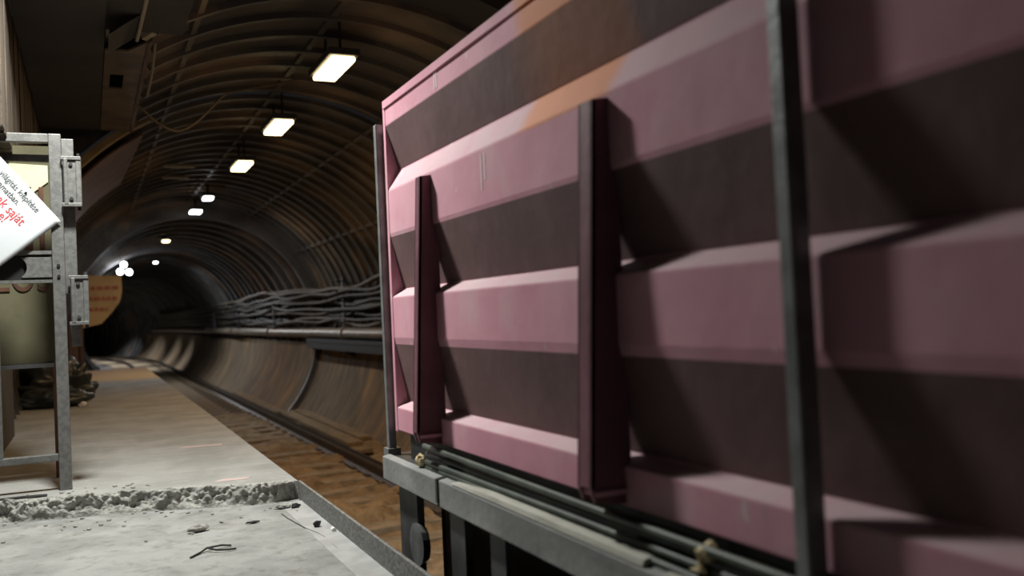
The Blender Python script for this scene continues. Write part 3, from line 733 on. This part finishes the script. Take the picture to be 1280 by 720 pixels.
# ------------------------------------------------------------------ debris
tube = lambda pts, r, name, m, lab, cat, grp=None: tag(MB().tube(pts, r, 7).build(name, m), lab, cat, grp)
DEB = []
WIRE = (.40, 4.18)
tube([(.357,4.17,Z2+.004),(.41,4.24,Z2+.006),(.435,4.27,Z2+.012),(.50,4.285,Z2+.012),(.54,4.28,Z2+.006)], .0045, 'bent_wire', 'black', 'black twisted wire lying on the lower slab at the bottom of the view', 'wire')
tube([(.435,4.255,Z2+.016),(.47,4.215,Z2+.010),(.52,4.20,Z2+.008),(.55,4.215,Z2+.005)], .0045, 'bent_wire', 'black', 'short black wire crossing the twisted one on the lower slab', 'wire')
pebble('mortar_chip', 'flat grey mortar chip with a pale top in the middle of the lower slab', 'chip', (.44,4.68,Z2), .035, 'stone', (1.5,.6,.45), 2, rz=.3)
pebble('pebble', 'dark round pebble near the steel edging', 'pebble', (.955,4.42,Z2), .018, 'dark', (1,.8,.9), 4)
tube([(1.0,4.30,Z2+.012),(1.0,4.27,Z2+.012)], .010, 'cigarette_butt', 'white', 'white stub lying against the steel edging', 'stub')
pebble('mortar_chip', 'thin curled chip at the corner below the step', 'chip', (.90,4.97,Z2), .03, 'rubble', (1.4,.7,.35), 9)
pebble('mortar_chip', 'thin dark curled shaving at the corner beside the steel edging', 'chip', (.955,4.93,Z2), .02, 'dark', (1.2,.5,.7), 12)
pebble('mortar_chip', 'narrow dark chip between the step and the pale chip', 'chip', (.70,4.70,Z2), .022, 'dark', (1.5,.35,.3), 15)
tube([(-.50,5.61,.010),(-.34,5.60,.012),(-.24,5.62,.006)], .008, 'iron_rod', 'black', 'short black rod lying on the slab beside the gate foot', 'rod')
crk = [(.865,4.84),(.872,4.7),(.886,4.58),(.90,4.45),(.93,4.30),(.945,4.16),(.94,4.0),(.95,3.8)]
struct(MB().tube([(x, y, Z2-.001) for x, y in crk], .0035, 6).build('trim_9', 'dark'), 'hairline joint beside the steel edging')
rnd = random.Random(3)
lbl = 'small concrete crumb scattered on the platform below the step'
for k in range(44):
    x = rnd.uniform(-.5, .98); y = edgeY(x) - .07 - abs(rnd.gauss(0, .22)); 
    if y < 3.8: continue
    pebble('concrete_crumb', lbl, 'crumb', (x, y, Z2), rnd.uniform(.003,.009), rnd.choice(('stone','stone','rubble')), (1.3,.8,.5), k*1.3, 'crumbs below the step')
for k in range(16):
    x = rnd.uniform(-.5, .3); y = edgeY(x) + .12 + abs(rnd.gauss(0, .10))
    pebble('concrete_crumb', 'small concrete crumb lying on the raised slab by the gate foot', 'crumb', (x, y, .001), rnd.uniform(.004,.010), 'stone', (1.3,.8,.5), k*2.3, 'crumbs on the raised slab')
tag(MB().extr([(.60,5.45),(.78,5.44),(.82,5.50),(.66,5.53)], 'z', .0, .0015).build('pink_chalk_mark', 'pinkspot'), 'faint pink chalk mark on the raised slab near the step', 'mark')
tag(MB().extr([(.55,7.1),(.85,7.06),(.86,7.14),(.6,7.18)], 'z', .0, .0015).build('pink_chalk_mark', 'pinkspot'), 'faint pink chalk mark farther down the raised slab', 'mark')

# ------------------------------------------------------------------ camera, world
cam = bpy.data.cameras.new('camera'); co = bpy.data.objects.new('camera', cam); C.objects.link(co)
yaw = math.radians(24.7); p = math.radians(1.31); roll = .045
fw = Vector((math.sin(yaw)*math.cos(p), math.cos(yaw)*math.cos(p), math.sin(p)))
rt = Vector((math.cos(yaw), -math.sin(yaw), 0)); up = rt.cross(fw)
cr, sn = math.cos(roll), math.sin(roll)
U = up*cr + rt*sn; Rr = rt*cr - up*sn
mw = Matrix((Rr, U, -fw)).transposed().to_4x4(); mw.translation = Vector((0,0,.9)); co.matrix_world = mw
cam.sensor_width = 36; cam.lens = 1150*36/1280; cam.clip_start = .05; cam.clip_end = 300
cam.dof.use_dof = True; cam.dof.focus_distance = 4.9; cam.dof.aperture_fstop = 1.6
bpy.context.scene.camera = co
wd = bpy.data.worlds.new('world'); bpy.context.scene.world = wd; wd.use_nodes = True
wd.node_tree.nodes['Background'].inputs['Color'].default_value = (.5,.5,.55,1); wd.node_tree.nodes['Background'].inputs['Strength'].default_value = .018
vs_ = bpy.context.scene.view_settings; vs_.view_transform = 'Standard'; vs_.look = 'None'; vs_.gamma = 1; vs_.exposure = 0
vs_.use_curve_mapping = False
